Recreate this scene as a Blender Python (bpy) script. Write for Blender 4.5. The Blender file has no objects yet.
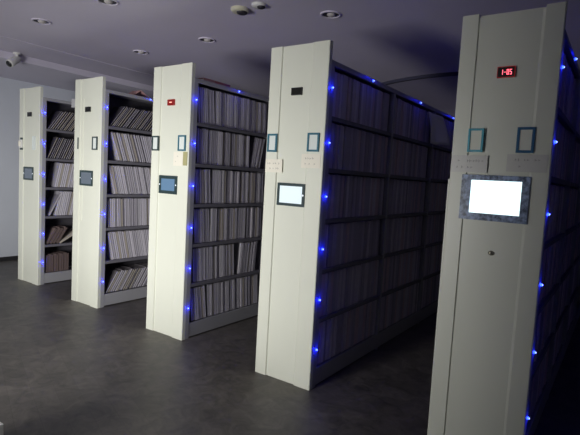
import bpy, bmesh, math, random
from mathutils import Vector, Matrix
random.seed(7)
C = bpy.context.scene.collection
SC = bpy.context.scene

# ------------------------------------------------------------------ materials
def mat(name, col, rough=0.6, metal=0.0, emit=None, estr=0.0, noise=0.0, nscale=8.0, spec=0.5):
    m = bpy.data.materials.new(name); m.use_nodes = True
    nt = m.node_tree; b = nt.nodes['Principled BSDF']
    b.inputs['Base Color'].default_value = (*col, 1)
    b.inputs['Roughness'].default_value = rough
    b.inputs['Metallic'].default_value = metal
    b.inputs['Specular IOR Level'].default_value = spec
    if emit:
        b.inputs['Emission Color'].default_value = (*emit, 1)
        b.inputs['Emission Strength'].default_value = estr
    if noise > 0:
        tc = nt.nodes.new('ShaderNodeTexCoord')
        n = nt.nodes.new('ShaderNodeTexNoise'); n.inputs['Scale'].default_value = nscale
        n.inputs['Detail'].default_value = 4
        r = nt.nodes.new('ShaderNodeMapRange')
        r.inputs['To Min'].default_value = 1 - noise; r.inputs['To Max'].default_value = 1 + noise
        mx = nt.nodes.new('ShaderNodeVectorMath'); mx.operation = 'SCALE'
        mx.inputs[0].default_value = col
        nt.links.new(tc.outputs['Object'], n.inputs['Vector'])
        nt.links.new(n.outputs['Fac'], r.inputs['Value'])
        nt.links.new(r.outputs['Result'], mx.inputs['Scale'])
        nt.links.new(mx.outputs[0], b.inputs['Base Color'])
    return m

M = {}
M['cream'] = mat('cream_enamel', (.77, .79, .69), .38, noise=.03, nscale=3)
M['grey'] = mat('grey_enamel', (.40, .40, .43), .42, noise=.04, nscale=5)
M['greydark'] = mat('grey_shelf_enamel', (.30, .29, .33), .5, noise=.05)
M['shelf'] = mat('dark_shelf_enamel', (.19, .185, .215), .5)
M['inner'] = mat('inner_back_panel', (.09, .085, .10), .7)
M['black'] = mat('black_plastic', (.012, .012, .014), .35)
M['darkglass'] = mat('dark_display_glass', (.02, .02, .018), .15)
M['bezel'] = mat('dark_green_bezel', (.03, .055, .06), .35)
M['frame'] = mat('teal_frame', (.03, .15, .22), .35)
M['frame_bright'] = mat('bright_teal_frame', (.06, .38, .50), .3)
M['frame_deep'] = mat('deep_teal_frame', (.02, .12, .26), .3)
M['card'] = mat('pale_card', (.74, .80, .78), .6)
M['label'] = mat('paper_label', (.86, .83, .72), .7, noise=.03, nscale=40)
M['label_clear'] = mat('film_label', (.66, .66, .62), .3, noise=.05, nscale=60)
M['ink'] = mat('ink', (.30, .29, .27), .7)
M['olive'] = mat('olive_label_edge', (.42, .40, .20), .6)
M['blue_screen'] = mat('blue_screen', (.08, .12, .18), .2, emit=(.16, .34, .56), estr=.42)
M['dim_screen'] = mat('dim_screen', (.09, .11, .13), .2, emit=(.16, .20, .28), estr=.3)
M['white_screen'] = mat('white_screen', (.3, .3, .3), .2, emit=(.72, .86, .92), estr=.9)
M['bright_screen'] = mat('bright_screen', (.3, .3, .3), .2, emit=(.74, .97, 1.0), estr=1.6)
M['film'] = mat('wrinkled_film_bezel', (.26, .33, .48), .2, noise=.6, nscale=45)
_mr = [n for n in M['film'].node_tree.nodes if n.type == 'MAP_RANGE'][0]
_mr.inputs['From Min'].default_value = .36; _mr.inputs['From Max'].default_value = .66
M['scroll'] = mat('screen_side_mark', (.8, .85, .9), .4, emit=(.8, .9, 1), estr=.5)
M['red_disp'] = mat('dark_red_display', (.12, .01, .01), .3, emit=(.45, .015, .015), estr=.35)
M['red_seg'] = mat('red_segments', (.8, .1, .1), .4, emit=(1.0, .16, .22), estr=2.2)
M['red_dash'] = mat('pale_red_dash', (.8, .3, .25), .4, emit=(1.0, .55, .42), estr=1.1)
M['led'] = mat('blue_led', (.1, .15, .9), .3, emit=(.03, .08, 1.0), estr=5)
M['led_core'] = mat('blue_led_core', (.6, .7, 1), .3, emit=(.40, .52, 1.0), estr=2.2)
M['lock'] = mat('brass_lock', (.35, .33, .26), .3, metal=.8)
M['white'] = mat('white_plastic', (.78, .78, .76), .45)
M['offwhite'] = mat('yellowish_plastic', (.62, .60, .46), .5)
M['bulb'] = mat('unlit_diffuser', (.55, .52, .52), .5)
M['shade'] = mat('painted_dark_shade', (.03, .028, .035), .5)  # dark tone standing for shade in recesses and on ceiling fittings
M['pink'] = mat('pink_paper', (.58, .34, .32), .7)
M['red'] = mat('red_card', (.55, .20, .19), .6)
M['paper'] = mat('white_paper_sheet', (.93, .93, .93), .7)
M['box'] = mat('white_carton', (.72, .72, .70), .7, noise=.04)
M['glass'] = mat('clear_glass', (1, 1, 1), .05)
M['glass'].node_tree.nodes['Principled BSDF'].inputs['Transmission Weight'].default_value = 1.0
M['glass'].node_tree.nodes['Principled BSDF'].inputs['IOR'].default_value = 1.01
FT = []   # file folder tones
for i, c in enumerate([(.30, .29, .33), (.40, .38, .42), (.20, .19, .23), (.46, .45, .48), (.30, .27, .29), (.16, .15, .19)]):
    FT.append(mat('folder_cover_%d' % i, c, .65, noise=.08, nscale=25))
FE = [mat('folder_edge_pale', (.80, .77, .86), .7, noise=.06, nscale=40), mat('folder_edge_grey', (.60, .57, .64), .7), mat('folder_edge_buff', (.56, .51, .44), .7, noise=.06, nscale=40)]
BT = []   # archive box tones
for i, c in enumerate([(.60, .55, .68), (.74, .69, .80), (.50, .46, .58), (.66, .54, .62), (.42, .38, .48)]):
    BT.append(mat('archive_box_%d' % i, c, .6, noise=.08, nscale=25))
M['brownfile'] = mat('dark_brown_file', (.17, .125, .12), .7)
M['buff'] = mat('buff_page', (.58, .53, .46), .7)

def wallmat(name, col, bump=.02):
    m = mat(name, col, .8, noise=.04, nscale=2.5)
    return m
M['wall'] = wallmat('painted_wall', (.72, .76, .84))
M['walldark'] = wallmat('painted_wall_back', (.70, .67, .80))
M['ceil'] = wallmat('painted_ceiling', (.66, .62, .74))
M['soffit'] = wallmat('painted_soffit', (.70, .67, .78))
M['skirt'] = mat('dark_skirting', (.035, .035, .04), .5)

def floormat():
    m = bpy.data.materials.new('dark_vinyl_floor'); m.use_nodes = True
    nt = m.node_tree; b = nt.nodes['Principled BSDF']; L = nt.links.new
    tc = nt.nodes.new('ShaderNodeTexCoord')
    mp = nt.nodes.new('ShaderNodeMapping'); mp.inputs['Rotation'].default_value = (0, 0, math.radians(20))
    L(tc.outputs['Object'], mp.inputs['Vector'])
    ck = nt.nodes.new('ShaderNodeTexBrick')
    ck.inputs['Scale'].default_value = 3.4; ck.offset = .5
    ck.inputs['Color1'].default_value = (.108, .098, .086, 1); ck.inputs['Color2'].default_value = (.130, .118, .104, 1)
    ck.inputs['Mortar'].default_value = (.098, .09, .08, 1); ck.inputs['Mortar Size'].default_value = .006
    ck.inputs['Brick Width'].default_value = .9; ck.inputs['Row Height'].default_value = .45
    L(mp.outputs[0], ck.inputs['Vector'])
    n = nt.nodes.new('ShaderNodeTexNoise'); n.inputs['Scale'].default_value = 7; n.inputs['Detail'].default_value = 6
    n.inputs['Roughness'].default_value = .65; n.inputs['Distortion'].default_value = 1.2
    L(tc.outputs['Object'], n.inputs['Vector'])
    r = nt.nodes.new('ShaderNodeMapRange'); r.inputs['From Min'].default_value = .3; r.inputs['From Max'].default_value = .7
    r.inputs['To Min'].default_value = .55; r.inputs['To Max'].default_value = 1.5
    L(n.outputs['Fac'], r.inputs['Value'])
    s = nt.nodes.new('ShaderNodeVectorMath'); s.operation = 'SCALE'
    L(ck.outputs['Color'], s.inputs[0]); L(r.outputs[0], s.inputs['Scale']); L(s.outputs[0], b.inputs['Base Color'])
    r2 = nt.nodes.new('ShaderNodeMapRange'); r2.inputs['To Min'].default_value = .35; r2.inputs['To Max'].default_value = .62
    L(n.outputs['Fac'], r2.inputs['Value']); L(r2.outputs[0], b.inputs['Roughness'])
    bp = nt.nodes.new('ShaderNodeBump'); bp.inputs['Strength'].default_value = .25; bp.inputs['Distance'].default_value = .004
    L(n.outputs['Fac'], bp.inputs['Height']); L(bp.outputs[0], b.inputs['Normal'])
    return m
M['floor'] = floormat()

# ------------------------------------------------------------------ mesh helpers
class MB:
    """collects boxes and other shapes, each with its own material slot"""
    def __init__(s): s.bm = bmesh.new(); s.mats = []
    def mi(s, m):
        if m not in s.mats: s.mats.append(m)
        return s.mats.index(m)
    def box(s, x0, x1, y0, y1, z0, z1, m, bev=0.0):
        i = s.mi(m)
        r = bmesh.ops.create_cube(s.bm, size=1.0)
        vs = r['verts']
        for v in vs:
            v.co = Vector((x0 + (v.co.x + .5) * (x1 - x0), y0 + (v.co.y + .5) * (y1 - y0), z0 + (v.co.z + .5) * (z1 - z0)))
        fs = set(f for v in vs for f in v.link_faces)
        for f in fs: f.material_index = i
        if bev > 0:
            es = list(set(e for v in vs for e in v.link_edges))
            rb = bmesh.ops.bevel(s.bm, geom=es, offset=bev, segments=2, affect='EDGES', profile=.5)
            for f in rb['faces']: f.material_index = i
        return s
    def prism(s, poly, axis, a, b, m):
        """poly = 2-D points; axis 'z': (x,y) extruded z a..b; 'y': (x,z); 'x': (y,z)"""
        i = s.mi(m)
        def P(p, t):
            return {'z': (p[0], p[1], t), 'y': (p[0], t, p[1]), 'x': (t, p[0], p[1])}[axis]
        v0 = [s.bm.verts.new(P(p, a)) for p in poly]; v1 = [s.bm.verts.new(P(p, b)) for p in poly]
        n = len(poly); fs = [s.bm.faces.new(v0), s.bm.faces.new(v1[::-1])]
        for k in range(n): fs.append(s.bm.faces.new((v0[k], v0[(k + 1) % n], v1[(k + 1) % n], v1[k])))
        for f in fs: f.material_index = i
        return s
    def lathe(s, prof, m, seg=32, center=(0, 0, 0), smooth=True):
        i = s.mi(m); rings = []
        for r, z in prof:
            if r < 1e-6: rings.append([s.bm.verts.new((center[0], center[1], center[2] + z))])
            else: rings.append([s.bm.verts.new((center[0] + r * math.cos(2 * math.pi * k / seg), center[1] + r * math.sin(2 * math.pi * k / seg), center[2] + z)) for k in range(seg)])
        for a, b in zip(rings, rings[1:]):
            for k in range(seg):
                k2 = (k + 1) % seg
                if len(a) == 1 and len(b) == 1: continue
                if len(a) == 1: f = s.bm.faces.new((a[0], b[k], b[k2]))
                elif len(b) == 1: f = s.bm.faces.new((a[k], b[0], a[k2]))
                else: f = s.bm.faces.new((a[k], b[k], b[k2], a[k2]))
                f.material_index = i; f.smooth = smooth
        return s
    def mesh(s, name):
        bmesh.ops.recalc_face_normals(s.bm, faces=s.bm.faces)
        me = bpy.data.meshes.new(name); s.bm.to_mesh(me); s.bm.free()
        for m in s.mats: me.materials.append(m)
        return me
    def build(s, name, parent=None, loc=(0, 0, 0), rot=(0, 0, 0)):
        o = bpy.data.objects.new(name, s.mesh(name)); C.objects.link(o)
        o.location = loc; o.rotation_euler = rot
        if parent: o.parent = parent
        return o

def link_mesh(name, me, parent=None, loc=(0, 0, 0), rot=(0, 0, 0)):
    o = bpy.data.objects.new(name, me); C.objects.link(o); o.location = loc; o.rotation_euler = rot
    if parent: o.parent = parent
    return o
def thing(name, label, cat, loc=(0, 0, 0), rz=0, group=None):
    o = bpy.data.objects.new(name, None); C.objects.link(o); o.location = loc; o.rotation_euler = (0, 0, rz)
    o['label'] = label; o['category'] = cat
    if group: o['group'] = group
    return o
def tag(o, label, cat, group=None, kind=None):
    o['label'] = label; o['category'] = cat
    if group: o['group'] = group
    if kind: o['kind'] = kind
    return o
def struct(name, mb):
    o = mb.build(name); o['kind'] = 'structure'; return o

# ------------------------------------------------------------------ camera
CAM = (2.17466, -2.76341, 1.46788)
YAW, PIT, ROL, FPX = -.609163, -.080026, .055948, 475.949
cy_, sy_, cp_, sp_, cr_, sr_ = math.cos(YAW), math.sin(YAW), math.cos(PIT), math.sin(PIT), math.cos(ROL), math.sin(ROL)
Fv = Vector((sy_ * cp_, cy_ * cp_, sp_)); Rv = Vector((cy_, -sy_, 0)); Uv = Rv.cross(Fv)
R2 = Rv * cr_ + Uv * sr_; U2 = -Rv * sr_ + Uv * cr_
cam = bpy.data.objects.new('camera', bpy.data.cameras.new('camera')); C.objects.link(cam)
mw = Matrix((R2, U2, -Fv)).transposed().to_4x4(); mw.translation = Vector(CAM)
cam.matrix_world = mw
cam.data.sensor_width = 36; cam.data.lens = FPX / 580 * 36; cam.data.clip_start = .05
SC.camera = cam
def proj(p):
    d = Vector(p) - Vector(CAM); z = d.dot(Fv)
    return 290 + FPX * d.dot(R2) / z, 217.5 - FPX * d.dot(U2) / z

# ------------------------------------------------------------------ room
XL, XR, YF, YB, ZC = -5.4, 5.0, -3.3, 6.3, 2.8
SOF = -4.0            # right edge of the lowered strip along the left wall
T = .15
struct('floor', MB().box(XL - T, XR + T, YF - T, YB + T, -.1, 0, M['floor']))
struct('ceiling', MB().box(XL - T, XR + T, YF - T, YB + T, ZC, ZC + .1, M['ceil']))
struct('trim_1', MB().box(XL, SOF, YF, YB, ZC - .085, ZC, M['soffit']))                     # lowered strip by the left wall
struct('trim_2', MB().box(SOF, -3.33, YF, YB, ZC - .006, ZC, M['ceil']))                     # shallow step beside it
struct('wall_left', MB().box(XL - T, XL, YF - T, YB + T, 0, ZC, M['wall']))
struct('wall_back', MB().box(XL, XR, YB, YB + T, 0, ZC, M['walldark']))
struct('wall_right', MB().box(XR, XR + T, YF - T, YB + T, 0, ZC, M['walldark']))
# front wall, behind the photographer, with one unseen window, shaped to shade the rightmost cabinet
WX0, WX1, WZ0, WZ1 = -3.4, 0.23, .25, 1.68
struct('wall_front', MB().box(XL, WX0, YF - T, YF, 0, ZC, M['wall']).box(WX1, XR, YF - T, YF, 0, ZC, M['wall'])
       .box(WX0, WX1, YF - T, YF, 0, WZ0, M['wall']).box(WX0, WX1, YF - T, YF, WZ1, ZC, M['wall']))
wf = MB()
for a in (WX0, WX0 + (WX1 - WX0) / 2 - .02, WX1 - .04): wf.box(a, a + .04, YF - .12, YF - .07, WZ0, WZ1, M['white'])
wf.box(WX0, WX1, YF - .12, YF - .07, WZ0, WZ0 + .04, M['white']).box(WX0, WX1, YF - .12, YF - .07, WZ1 - .04, WZ1, M['white'])
struct('window_1', wf)
struct('baseboard_left', MB().box(XL, XL + .015, YF, YB, 0, .06, M['skirt']))
struct('baseboard_back', MB().box(XL, XR, YB - .015, YB, 0, .06, M['skirt']))
# round shallow ceiling drop seen as a dark arc between the fourth and fifth cabinets
M['ring'] = mat('shaded_drop_edge', (.05, .05, .09), .8)  # edge face of the drop painted dark as if unlit
M['disc'] = wallmat('shaded_ceiling_drop', (.46, .43, .58))  # ceiling paint darkened to carry the dimness of the far end
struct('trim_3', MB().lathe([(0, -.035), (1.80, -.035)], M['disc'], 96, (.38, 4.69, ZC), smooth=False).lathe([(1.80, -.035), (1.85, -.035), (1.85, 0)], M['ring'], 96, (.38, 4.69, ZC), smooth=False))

# ------------------------------------------------------------------ cabinets
W = .4915; H = 2.4; B = 2.26; BS = .137; PITCH = .355
POST = .0823; L = 1.055; NB = 5
UX = [-4.0975, -2.7466, -1.3884, 0.0, 1.3677]
UY = [.199, .133, .078, 0.0, -.0755]
LEDZ = [2.1, 1.73, 1.363, .997, .638, .28]
WHICH = ['leftmost cabinet', 'second cabinet from left', 'third cabinet from left', 'fourth cabinet from left', 'rightmost cabinet']
CL = ['tall cream mobile shelving cabinet nearest the left wall, leftmost of five',
      'tall cream mobile shelving cabinet second from left, small blank label frame at right',
      'tall cream mobile shelving cabinet in the middle with red display and blue screen',
      'tall cream mobile shelving cabinet with white lit screen, full of files down a dark aisle',
      'nearest cream mobile shelving cabinet at right with large glowing touch screen']
NBU = [5, 5, 5, 5, 5]

led_me = MB().lathe([(0, .011), (.004, .010), (.007, .006), (.0085, 0)], M['led'], 12).lathe([(0, .0135), (.0035, .012), (.0055, .0075)], M['led_core'], 12).mesh('indicator_light')

def led_lamp(x, y, z, p):
    l = bpy.data.lights.new('led_light', 'POINT'); l.energy = p; l.color = (.002, .006, 1.0); l.shadow_soft_size = .006
    o = bpy.data.objects.new('led_light', l); C.objects.link(o); o.location = (x, y, z)

def seg_digit(mb, ch, x, z, w, h, y, m):
    """seven-segment character, lower left corner x,z"""
    t = w * .24
    S = {'a': (x, x + w, z + h - t, z + h), 'g': (x, x + w, z + h / 2 - t / 2, z + h / 2 + t / 2), 'd': (x, x + w, z, z + t),
         'b': (x + w - t, x + w, z + h / 2, z + h), 'c': (x + w - t, x + w, z, z + h / 2), 'f': (x, x + t, z + h / 2, z + h), 'e': (x, x + t, z, z + h / 2)}
    on = {'1': 'bc', '0': 'abcdef', '5': 'afgcd', '-': 'g'}[ch]
    for k in on:
        a = S[k]; mb.box(a[0], a[1], y - .002, y, a[2], a[3], m)

def open_frame(mb, x0, x1, z0, z1, y0, y1, b, m):
    mb.box(x0, x0 + b, y0, y1, z0, z1, m).box(x1 - b, x1, y0, y1, z0, z1, m)
    mb.box(x0 + b, x1 - b, y0, y1, z0, z0 + b, m).box(x0 + b, x1 - b, y0, y1, z1 - b, z1, m)
    return mb

def label_frame(root, x0, x1, z0, z1, y=0.0, bm=None, lab=None, b=.013):
    f = open_frame(MB(), x0, x1, z0, z1, y - .012, y, b, bm or M['frame']).build('label_frame', root)
    if lab: f['label'] = lab
    MB().box(x0 + b, x1 - b, y - .006, y - .001, z0 + b, z1 - b, M['cream'] if b in (.011, .0130001) or bm is M['frame_deep'] else M['card']).build('name_card', f)
    return f

def sticker(root, x0, x1, z0, z1, m, y=0.0, lab=None, rows=2):
    s_ = MB().box(x0, x1, y - .0025, y, z0, z1, m)
    rr = random.Random(int(x0 * 1000) + int(z0 * 999))
    # small illegible pen strokes
    for k in range(rows):
        x = x0 + .02 + rr.random() * .02; zz = z1 - (z1 - z0) * (.32 + .38 * k)
        while x < x1 - .025:
            w_ = rr.uniform(.006, .012)
            if rr.random() < (.75 if k == 0 else .3):
                s_.box(x, x + .0022, y - .0032, y - .0024, zz - rr.uniform(.004, .008), zz + rr.uniform(.004, .008), M['ink'])
                s_.box(x, x + w_, y - .0032, y - .0024, zz - .001, zz + .001, M['ink'])
            x += w_ + rr.uniform(.003, .01)
    o = s_.build('paper_label', root)
    if lab: o['label'] = lab
    return o

def end_panel_mesh(u):
    g0, g1 = (.085, .405) if u == 4 else (.100, .365)
    d = .010; c = .012
    pts = [(0, .004), (.004, 0), (g0, 0), (g0 + c * .4, d), (g1 - c * 1.2, d), (g1, 0), (W - .004, 0), (W, .004), (W, .038), (0, .038)]
    mb = MB()
    if u == 4:
        # the sunk middle stops a little short of the top
        mb.prism(pts, 'z', 0.0, H - .018, M['cream'])
        mb.box(0.002, g0, .004, .038, H - .018, H, M['cream']).box(g1, W, .004, .038, H - .018, H, M['cream'])
        mb.prism([(0, .004), (.004, 0), (g0, 0), (g0, .004)], 'z', H - .018, H, M['cream'])
        mb.prism([(g1, .004), (g1, 0), (W - .004, 0), (W, .004)], 'z', H - .018, H, M['cream'])
        mb.box(g0, g1, .025, .038, H - .018, H - .004, M['cream'])
    else:
        mb.prism(pts, 'z', 0.0, H, M['cream'])
    return mb

for u in range(5):
    root = thing('mobile_shelving_cabinet', CL[u], 'shelving cabinet', (UX[u], UY[u], 0), 0, 'mobile shelving cabinets in a row')
    ep = end_panel_mesh(u).build('end_panel', root)
    nb = NBU[u]; YE = POST + nb * L
    # posts between the bays, each double-sided frame with a hollow front lip
    for k in range(nb + 1):
        y1 = POST + k * L; y0 = .038 if k == 0 else y1 - .035
        mb = MB()
        mb.box(W - .03, W, y0, y1, 0, B, M['grey'], .002).box(0, .03, y0, y1, 0, B, M['grey'], .002)
        mb.box(.03, W - .03, (y0 + y1) / 2 - .006, (y0 + y1) / 2 + .006, 0, B, M['greydark'])
        mb.build('upright', root)
    if True:
        MB().box(.02, W - .02, .038, YE, B, B + .02, M['greydark']).box(W - .02, W + .001, .038, YE, B - .012, B + .022, M['grey'], .002).box(-.001, .02, .038, YE, B - .012, B + .022, M['grey'], .002).build('top_panel', root)
    MB().box(.012, W - .012, POST, YE - .035, .012, BS - .004, M['greydark']).box(W - .012, W - .002, .0823, YE - .035, .012, BS, M['grey'], .002).box(.002, .012, .0823, YE - .035, .012, BS, M['grey'], .002).build('base_plinth', root)
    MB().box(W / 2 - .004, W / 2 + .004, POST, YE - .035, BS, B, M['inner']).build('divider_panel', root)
    for k in range(nb):
        a, b_ = POST + k * L, POST + (k + 1) * L - .035
        for j in range(1, 6):
            z = BS + PITCH * j
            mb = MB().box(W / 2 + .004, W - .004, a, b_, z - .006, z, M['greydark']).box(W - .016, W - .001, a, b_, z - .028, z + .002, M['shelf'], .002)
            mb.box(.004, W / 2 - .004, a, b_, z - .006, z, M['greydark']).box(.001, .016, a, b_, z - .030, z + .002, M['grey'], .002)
            mb.build('shelf', root)
    # blue indicator lights down the front post and one above each bay
    for z in LEDZ:
        led_lamp(UX[u] + W + .024, UY[u] + .060, z, .11)
        o = link_mesh('indicator_light', led_me, root, (W, .060, z), (0, math.pi / 2, 0)); o['label'] = 'glowing blue indicator light'
    for k in range(nb if u in (3, 4) else 2):
        if u == 0: break
        led_lamp(UX[u] + W + .05, UY[u] + .60 + L * k + (.07 if u == 3 else 0), B + .04, .14)
        o = link_mesh('indicator_light', led_me, root, (W + .001, .60 + L * k + (.07 if u == 3 else 0), B + .006), (0, math.pi / 2, 0)); o['label'] = 'glowing blue indicator light on the top edge'
    # fittings on the end panel
    if u < 4:
        d = MB().box(.198, .287, -.004, .011, 2.054, 2.106, M['black'] if u != 2 else M['red_disp'], .002)
        if u == 3: d.box(.204, .281, -.0055, -.0035, 2.060, 2.100, M['darkglass'])
        d = d.build('number_display', root)
        if u == 2:
            d['label'] = 'small red lit number display'
            MB().box(.228, .258, -.006, -.004, 2.076, 2.084, M['red_dash']).build('display_digit', d)
        x0, x1, z0, z1 = .125, .36, 1.279, 1.440
        s_ = open_frame(MB(), x0, x1, z0, z1, -.006, .011, .028 if u == 2 else .02, M['bezel'])
        s_ = s_.build('touch_screen', root)
        i = .028 if u == 2 else .02
        sm = [M['dim_screen'], M['dim_screen'], M['blue_screen'], M['white_screen']][u]
        o = MB().box(x0 + i, x1 - i, -.002, .004, z0 + i, z1 - i, sm).build('screen_glass', s_)
        o['label'] = ['dim grey-blue screen', 'dim grey-blue screen', 'blue lit screen', 'white lit screen'][u]
        for xx in (x0 + .012, x1 - .012):
            if u < 3 or xx > .2: MB().lathe([(0, .003), (.005, .002), (.007, 0)], M['scroll'], 12).build('status_light', s_, (xx, -.006, 1.36), (math.pi / 2, 0, 0))
    if u == 0:
        label_frame(root, .34, .415, 1.65, 1.815, 0, M['card'], 'faint white label frame', .01)
        hd = MB().box(.028, .10, -.022, 0, 1.672, 1.775, M['white'], .008).box(.045, .083, -.034, -.02, 1.69, 1.755, M['label'], .006).build('handle_plate', root)
        hd['label'] = 'white raised handle plate'
        for zz in (1.776, 1.648): MB().box(.035, .095, -.006, 0, zz, zz + .023, M['bezel']).build('handle_bracket', root)
    if u == 1:
        MB().box(.073, .088, -.008, 0, 1.665, 1.787, M['bezel'], .002).build('label_strip', root)['label'] = 'narrow dark vertical strip'
        label_frame(root, .348, .437, 1.658, 1.794, 0, M['bezel'])
        # pale raised ridge running down the panel
        MB().prism([(.135, .011), (.140, -.001), (.150, -.001), (.155, .011)], 'z', .9, 2.2, M['cream']).build('panel_ridge', root)
        MB().box(-.088, 0, .010, .034, 2.112, 2.206, M['grey'], .004).build('sensor_box', root)['label'] = 'small white box on the side edge of the end panel'
    if u == 2:
        label_frame(root, .016, .106, 1.658, 1.789, 0, M['bezel'])
        label_frame(root, .362, .455, 1.659, 1.793, 0)
        sticker(root, .305, .425, 1.530, 1.652, M['label'], -.001, 'cream paper label')
        MB().box(.428, .478, -.006, 0, 1.535, 1.652, M['olive'], .002).build('label_holder', root)['label'] = 'olive strip beside the cream label'
    if u == 3:
        label_frame(root, .016, .101, 1.658, 1.787, 0)
        label_frame(root, .362, .456, 1.664, 1.791, 0)
        sticker(root, .004, .155, 1.512, 1.606, M['label'], -.0005, 'cream paper label at left')
        sticker(root, .318, .472, 1.552, 1.648, M['label'], -.0005, 'cream paper label at right')
    if u == 4:
        d = MB().box(.202, .289, -.004, .011, 2.056, 2.112, M['black'], .002)
        open_frame(d, .202, .289, 2.056, 2.112, -.005, -.003, .003, M['red_disp'])
        d = d.build('number_display', root); d['label'] = 'red lit number display reading 1-05'
        g = MB()
        for k, ch in enumerate('1-05'): seg_digit(g, ch, .220 + .0145 * k, 2.070, .010, .026, -.004, M['red_seg'])
        g.build('display_digit', d)['label'] = 'glowing red digits'
        label_frame(root, .084, .164, 1.670, 1.795, 0, M['frame_bright'], 'bright teal label frame', .011)
        label_frame(root, .327, .410, 1.668, 1.798, 0, M['frame_deep'], 'deep blue label frame', .013)
        sticker(root, .003, .193, 1.560, 1.652, M['label_clear'], -.0005, 'translucent label with faint writing at left')
        sticker(root, .288, .478, 1.571, 1.661, M['label_clear'], -.0005, 'translucent label with faint writing at right')
        s_ = MB().box(.070, .120, -.012, .011, 1.306, 1.548, M['film']).box(.372, .410, -.012, .011, 1.306, 1.548, M['film']).box(.120, .372, -.012, .011, 1.306, 1.344, M['film']).box(.120, .372, -.012, .011, 1.520, 1.548, M['film'])
        s_ = s_.build('touch_screen', root); s_['label'] = 'touch screen in a bezel covered with wrinkled film'
        o = MB().box(.120, .372, -.006, .004, 1.344, 1.520, M['bright_screen']).build('screen_glass', s_); o['label'] = 'bright glowing white screen'
        k_ = MB().lathe([(0, .006), (.008, .006), (.012, .003), (.014, 0)], M['lock'], 20).box(-.002, .002, -.007, .007, .0055, .0075, M['black']).build('key_lock', root, (.250, .010, 1.134), (math.pi / 2, 0, 0))
        k_.scale = (1.3, .9, 1)
        MB().box(-.010, 0, .006, .030, 0, 1.52, M['cream'], .002).build('edge_trim', root)

# ------------------------------------------------------------------ files
def folder_mesh(t, h, d, cover, edge, c=.0028):
    mb = MB()
    mb.box(-d, 0, 0, c, 0, h, cover).box(-d, 0, t - c, t, 0, h, cover)               # covers
    mb.box(-d, -d + .003, c, t - c, 0, h, cover)                                       # fold at the back
    mb.box(-d + .006, -.0006, c * 1.05, t - c * 1.05, .003, h - .005, edge)               # sheets inside
    return mb.mesh('file_folder')
def box_mesh(t, h, d, cover):
    mb = MB()
    mb.box(-d, -.003, 0, t, 0, h, cover).box(-.003, 0, .002, t - .002, .002, h - .002, cover)
    mb.lathe([(0, .0015), (.008, .0012), (.009, 0)], M['black'], 10, (0, 0, 0)) if False else None
    return mb.mesh('archive_box')
FM = [folder_mesh(t, h, d, FT[i % 6], FE[e]) for i, (t, h, d, e) in enumerate([
    (.022, .312, .20, 0), (.020, .309, .20, 0), (.025, .313, .20, 1), (.018, .311, .20, 0), (.026, .308, .20, 2), (.022, .313, .20, 0), (.019, .310, .20, 0), (.024, .311, .20, 0)])]
FTH = [.022, .020, .025, .018, .026, .022, .019, .024]
BM_ = [box_mesh(t, h, .21, BT[i % 5]) for i, (t, h) in enumerate([(.040, .315), (.034, .311), (.046, .316), (.038, .312), (.030, .313)])]
BTH = [.040, .034, .046, .038, .030]
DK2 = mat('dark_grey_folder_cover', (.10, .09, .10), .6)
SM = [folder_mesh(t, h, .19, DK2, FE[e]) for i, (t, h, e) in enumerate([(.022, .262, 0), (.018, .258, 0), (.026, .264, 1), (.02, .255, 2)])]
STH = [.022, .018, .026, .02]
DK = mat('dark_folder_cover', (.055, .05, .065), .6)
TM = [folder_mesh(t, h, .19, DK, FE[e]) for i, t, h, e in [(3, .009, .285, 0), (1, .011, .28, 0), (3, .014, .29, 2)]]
TTH = [.009, .011, .014]
DM = [folder_mesh(.024, .22, .19, M['brownfile'], M['brownfile']), folder_mesh(.030, .23, .19, M['brownfile'], M['brownfile'])]
DTH = [.024, .030]

ORD = ['', 'first', 'second', 'third', 'fourth', 'fifth', 'sixth', 'seventh', 'eighth', 'ninth', 'tenth', 'eleventh', 'twelfth', 'thirteenth', 'fourteenth', 'fifteenth', 'sixteenth', 'seventeenth', 'eighteenth', 'nineteenth', 'twentieth']
def ordn(n):
    if n <= 20: return ORD[n]
    tens = {2: 'twenty', 3: 'thirty', 4: 'forty', 5: 'fifty', 6: 'sixty'}
    if n % 10 == 0: return tens[n // 10][:-1] + 'ieth'
    return tens[n // 10] + '-' + ORD[n % 10]
ROW = ['top shelf', 'second shelf', 'third shelf', 'fourth shelf', 'fifth shelf', 'bottom shelf']   # counted from the top
ROW = [r if 'shelf' in r and r.split()[0] in ('top', 'bottom') else r + ' down' for r in ROW]

LIM = [74, 149, 264, 447, 580]      # where the next cabinet hides the row
items = []      # (kind, mesh, matrix, area, label)
def area(u, y, z, t, h, ang):
    X = UX[u] + W - .02; Y = UY[u]
    a = proj((X, Y + y, z)); b = proj((X, Y + y + t, z)); c = proj((X, Y + y - math.sin(ang) * h, z + h * math.cos(ang)))
    x0, x1 = a[0], b[0]
    if c[0] > LIM[u] and a[0] > LIM[u]: return 0
    return abs((x1 - x0) * (c[1] - a[1]) - (b[1] - a[1]) * (c[0] - a[0]))

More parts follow.
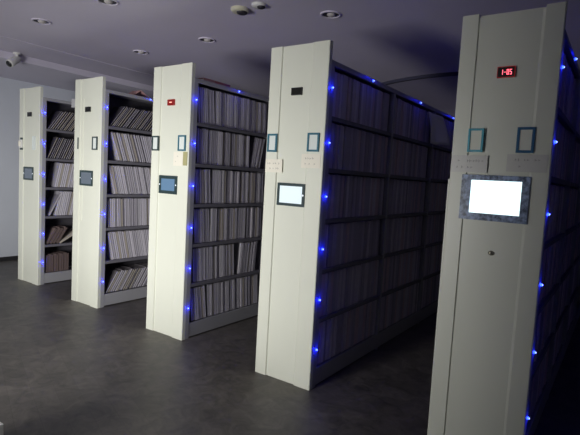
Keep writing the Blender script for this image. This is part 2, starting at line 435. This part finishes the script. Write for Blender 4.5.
def fill(u, bay, row, segs, kind, meshes, ths, hgt):
    """segs: (start, end, lean in degrees) within the bay; lean > 0 tips the top towards the camera"""
    z = BS + PITCH * (5 - row) + .0025
    base = POST + bay * L
    n = 0
    for (s0, s1, deg) in segs:
        y = s0
        while True:
            i = random.randrange(len(meshes)); t = ths[i]
            da = deg + random.uniform(-.12, .12)
            a = math.radians(da)
            step = t / math.cos(a) + random.uniform(.0004, .0018)
            if abs(deg) > 18: step += random.choice([.004, .010, .014, .020] if meshes is TM else [0, 0, .002, .010])
            if y + step > s1: break
            n += 1
            # lowest corner rests on the shelf
            yy = base + y + (hgt * math.sin(a) if a > 0 else 0) * 0
            zz = z + (0 if a >= 0 else t * math.sin(-a))
            dx = random.uniform(-.006, .004)
            mtx = Matrix.Translation((UX[u] + W - .022 + dx, UY[u] + yy, zz)) @ Matrix.Rotation(a, 4, 'X')
            ar = area(u, yy, zz, t, hgt, a)
            lean = ' leaning' if abs(deg) > 5 else ''
            where = 'from the front post' if bay == 0 else 'past the %s bay divider' % ORD[bay]
            if kind == 'file_folder': lab = 'grey%s file folder, %s %s, %s, %s' % (lean, ordn(n), where, ROW[row], WHICH[u])
            else: lab = 'dark archive box, %s %s, %s, %s' % (ordn(n), where, ROW[row], WHICH[u])
            items.append((kind, meshes[i], mtx, ar, lab))
            y += step

E_ = L - .035
# cabinet 3 (index 2): nearly upright pale folders, first rows tip a little towards the camera
for r in range(6):
    deg = [2.5, 1.5, 1.5, 1.5, 4, 4][r]
    segs = [(.045, .25, deg + 3), (.25, E_ - .01, deg)]
    if r == 1: segs = [(.035, .74, deg), (.775, E_ - .10, -12)]
    if r == 4: segs = [(.045, .62, deg), (.66, E_ - .09, -5)]
    fill(2, 0, r, segs, 'file_folder', FM, FTH, .30)
    fill(2, 1, r, [(.02, E_ - .02, 1)], 'file_folder', FM, FTH, .30)
# cabinet 2
s2 = [[(.03, .80, -38)], [(.14, .90, 19)], [(.10, .92, 14)], [(.04, .98, 3)], [(.10, .92, 12)], [(.03, .78, -32)]]
for r in range(6):
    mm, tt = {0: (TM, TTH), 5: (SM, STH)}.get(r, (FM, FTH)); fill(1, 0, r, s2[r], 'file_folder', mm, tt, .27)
# cabinet 1
s1 = [[(.03, .75, -35)], [(.03, .75, -24)], [(.12, .8, -12)], [(.05, .10, -28), (.13, .85, -12)], [], []]
for r in range(4):
    mm, tt = {0: (TM, TTH), 1: (TM, TTH)}.get(r, (FM, FTH)); fill(0, 0, r, s1[r], 'file_folder', mm, tt, .27)
# cabinet 4 and 5: thicker upright boxes in the dark aisle
for bay in range(5):
    for r in range(6):
        if bay < 4: fill(3, bay, r, [(.012, E_ - .012, 0)], 'archive_box', BM_, BTH, .30)
        if bay < 3: fill(4, bay, r, [(.012, E_ - .012, 0)], 'archive_box', BM_, BTH, .30)
# lone items in the two lowest rows of cabinet 1
def lone(u, y, row, deg, me, t, lab):
    z = BS + PITCH * (5 - row) + .0025; a = math.radians(deg)
    zz = z + (0 if a >= 0 else t * math.sin(-a))
    o = link_mesh('file_folder', me, None, (UX[u] + W - .022, UY[u] + POST + y, zz), (a, 0, 0))
    return tag(o, lab, 'file folder', GF)
GF = 'grey file folders on the shelves'; GB = 'dark archive boxes on the shelves'
buff = folder_mesh(.02, .30, .19, M['buff'], M['buff'])
lone(0, .20, 4, -62, buff, .02, 'buff folder lying tilted almost flat on fifth shelf down, leftmost cabinet')
for k in range(9):
    o = lone(0, .03 + .034 * k, 5, 0, DM[k % 2], DTH[k % 2], 'dark brown file, %s from the front post, bottom shelf, leftmost cabinet' % ordn(k + 1))
    o['group'] = 'dark brown files in the leftmost cabinet'
for k in range(4):
    a = -4
    o = lone(0, .03 + .042 * k, 4, -32, DM[k % 2], DTH[k % 2], 'dark brown file, %s from the front post, fifth shelf down, leftmost cabinet' % ordn(k + 1))
    o['group'] = 'dark brown files in the leftmost cabinet'

for kind, grp, cat in (('file_folder', GF, 'file folder'), ('archive_box', GB, 'archive box')):
    its = sorted([i for i in items if i[0] == kind], key=lambda i: -i[3])
    cap = 299 if kind == 'file_folder' else 300
    for k, (kd, me, mtx, ar, lab) in enumerate(its[:cap]):
        o = bpy.data.objects.new(kind, me); C.objects.link(o); o.matrix_world = mtx
        tag(o, lab, cat, grp)
    rest = its[cap:]
    if rest:
        bm = bmesh.new(); mats = []
        for kd, me, mtx, ar, lab in rest:
            ids = []
            for m in me.materials:
                if m not in mats: mats.append(m)
                ids.append(mats.index(m))
            vs = [bm.verts.new(mtx @ v.co) for v in me.vertices]
            for p in me.polygons:
                f = bm.faces.new([vs[i] for i in p.vertices]); f.material_index = ids[p.material_index]
        me = bpy.data.meshes.new(kind); bm.to_mesh(me); bm.free()
        for m in mats: me.materials.append(m)
        o = bpy.data.objects.new(kind, me); C.objects.link(o)
        tag(o, 'remaining small grey folders in the left cabinets, standing and leaning' if kind == 'file_folder' else 'remaining dark archive boxes deep in the right aisles', cat, grp, 'stuff')

# ------------------------------------------------------------------ loose things
# white sheet hanging off the top shelf of the fourth cabinet, third bay
bm = bmesh.new(); X = UX[3] + W
ny, nz = 12, 10; g = []
for j in range(nz + 1):
    row = []; v = j / nz
    for i in range(ny + 1):
        s_ = i / ny
        y0 = 1.86 + .02 * math.sin(v * 3.1); y1 = 2.33 - .10 * v - .02 * v * v
        y = y0 + (y1 - y0) * s_
        x = X + .012 + .030 * math.sin(v * math.pi * .5) + .018 * math.cos(s_ * 7.5) * (.4 + .6 * v) + .018 + .10 * s_ * v
        row.append(bm.verts.new((x, y, 2.205 + .01 * s_ - .31 * v)))
    g.append(row)
for j in range(nz):
    for i in range(ny):
        f = bm.faces.new((g[j][i], g[j][i + 1], g[j + 1][i + 1], g[j + 1][i])); f.smooth = True
me = bpy.data.meshes.new('paper_sheet'); bm.to_mesh(me); bm.free(); me.materials.append(M['paper'])
o = bpy.data.objects.new('paper_sheet', me); C.objects.link(o)
sd = o.modifiers.new('thickness', 'SOLIDIFY'); sd.thickness = .0015
tag(o, 'pale sheet of paper hanging from the top of the fourth cabinet, deep in the aisle', 'paper')

# folded pink paper on the second cabinet, flat red folder on the third
zt = B + .0225
mb = MB(); X = UX[1] + W - .03
y0, ym, y1, hh = .53, .63, .76, .07
mb.prism([(y0, zt), (ym, zt + hh), (y1, zt), (y1 - .006, zt), (ym, zt + hh - .006), (y0 + .006, zt)], 'x', X - .16, X, M['pink'])
tag(mb.build('folded_paper'), 'pink folded paper standing like a tent on top of the second cabinet', 'paper')
mb = MB(); X = UX[2] + W - .02
mb.box(X - .20, X, .24, .58, zt, zt + .004, M['pink']).box(X - .20, X, .24, .58, zt + .022, zt + .026, M['red']).box(X - .004, X, .24, .38, zt + .004, zt + .022, M['pink']).box(X - .004, X, .38, .58, zt + .004, zt + .022, M['red']).box(X - .196, X - .006, .245, .575, zt + .005, zt + .021, M['label'])
tag(mb.build('flat_folder'), 'flat red folder lying on top of the middle cabinet', 'folder')

# ceiling downlights
def downlight(x, y, lab, r=.085):
    t = thing('downlight', lab, 'ceiling light', (x, y, ZC - (.006 if x < -3.33 else 0)), 0, 'unlit round downlights in the ceiling')
    MB().lathe([(r, 0), (r, -.006), (r - .004, -.010), (r - .014, -.010), (r - .018, -.004), (r - .018, 0)], M['ceil'], 40).build('trim_ring', t)
    MB().lathe([(r - .018, -.003), (r - .03, -.0015), (0, -.001)], M['shade'], 32).build('recess_shade', t)  # flat dark disc painting the shade inside the recess
    MB().lathe([(.034, -.001), (.032, -.012), (.020, -.020), (0, -.022)], M['bulb'], 24).build('bulb', t, (.006, 0, 0))
for x, y, lab in [(-2.39, -.42, 'unlit round downlight at upper left, above the leftmost aisles'), (-1.33, -.44, 'unlit round downlight cut by the top edge of the photo, left half'),
                  (-2.42, .71, 'unlit round downlight over the aisle between second and third cabinets'), (-1.35, .68, 'unlit round downlight just above the right of the middle cabinet'),
                  (.12, .59, 'unlit round downlight above the fourth cabinet')]:
    downlight(x, y, lab)
t = thing('ceiling_fitting', 'yellowish round fitting on the ceiling with a shaded side, left of the pair', 'ceiling fitting', (-.47, .17, ZC))  # round fitting of unsettled type, likely a recessed light
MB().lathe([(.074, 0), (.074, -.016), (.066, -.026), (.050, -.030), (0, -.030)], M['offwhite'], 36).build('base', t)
MB().lathe([(.044, -.028), (.042, -.036), (.030, -.044), (0, -.047)], M['shade'], 28).build('shade_cap', t, (.018, .004, 0))['label'] = 'dark cap in place of the shaded side'  # off-centre dark cap puts the fitting's shaded right side into shape
t = thing('ceiling_sensor', 'small white round ceiling sensor with shaded side, right of the yellowish fitting', 'ceiling sensor', (-.27, .16, ZC))
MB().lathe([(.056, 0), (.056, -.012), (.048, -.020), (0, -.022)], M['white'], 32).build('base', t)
MB().lathe([(.032, -.020), (.030, -.028), (.018, -.034), (0, -.035)], M['shade'], 24).build('shade_cap', t, (.020, .006, 0))['label'] = 'dark cap'  # same dark cap, set right for the shaded side

# bullet camera on the lowered strip
t = thing('security_camera', 'small white bullet security camera under the ceiling edge by the left wall', 'security camera', (-3.98, .09, ZC - .006))
d = Vector((.30, -.80, -.62)).normalized()
q = Vector((0, 0, 1)).rotation_difference(d).to_euler()
MB().lathe([(0, -.075), (.026, -.072), (.034, -.06), (.036, .05), (.034, .062), (.030, .064)], M['white'], 28).build('housing', t, (.03, -.03, -.080), q)
MB().lathe([(.030, .060), (.027, .067), (0, .069)], M['black'], 24).build('lens', t, (.03, -.03, -.080), q)
MB().lathe([(.034, 0), (.034, -.010), (.012, -.016), (.011, -.065)], M['white'], 24).build('mount', t, (.03, 0, 0))

t.scale = (1.3, 1.3, 1.3)

# white carton on the floor, only its corner in view
mb = MB()
mb.box(-.50, -.11, -2.12, -1.74, 0, .248, M['box'], .003).box(-.49, -.12, -1.935, -1.925, .247, .2495, M['label'])
tag(mb.build('carton'), 'white carton on the floor, only its corner showing at the bottom left', 'box')

# ------------------------------------------------------------------ light
def area_light(name, loc, rot, sx, sy, power, col, spread=180):
    l = bpy.data.lights.new(name, 'AREA'); l.shape = 'RECTANGLE'; l.size = sx; l.size_y = sy; l.energy = power; l.color = col
    l.spread = math.radians(spread)
    o = bpy.data.objects.new(name, l); C.objects.link(o); o.location = loc; o.rotation_euler = rot; return o
area_light('window_daylight', (.15, YF - 2.2, .93), (math.radians(90), 0, 0), 2.4, 1.6, 450, (1.0, .985, .95))
w = bpy.data.worlds.new('world'); SC.world = w; w.use_nodes = True
w.node_tree.nodes['Background'].inputs['Color'].default_value = (.22, .20, .42, 1)
w.node_tree.nodes['Background'].inputs['Strength'].default_value = .3
SC.view_settings.view_transform = 'Standard'; SC.view_settings.look = 'None'
SC.view_settings.gamma = 1; SC.view_settings.use_curve_mapping = False
SC.view_settings.exposure = 0.0
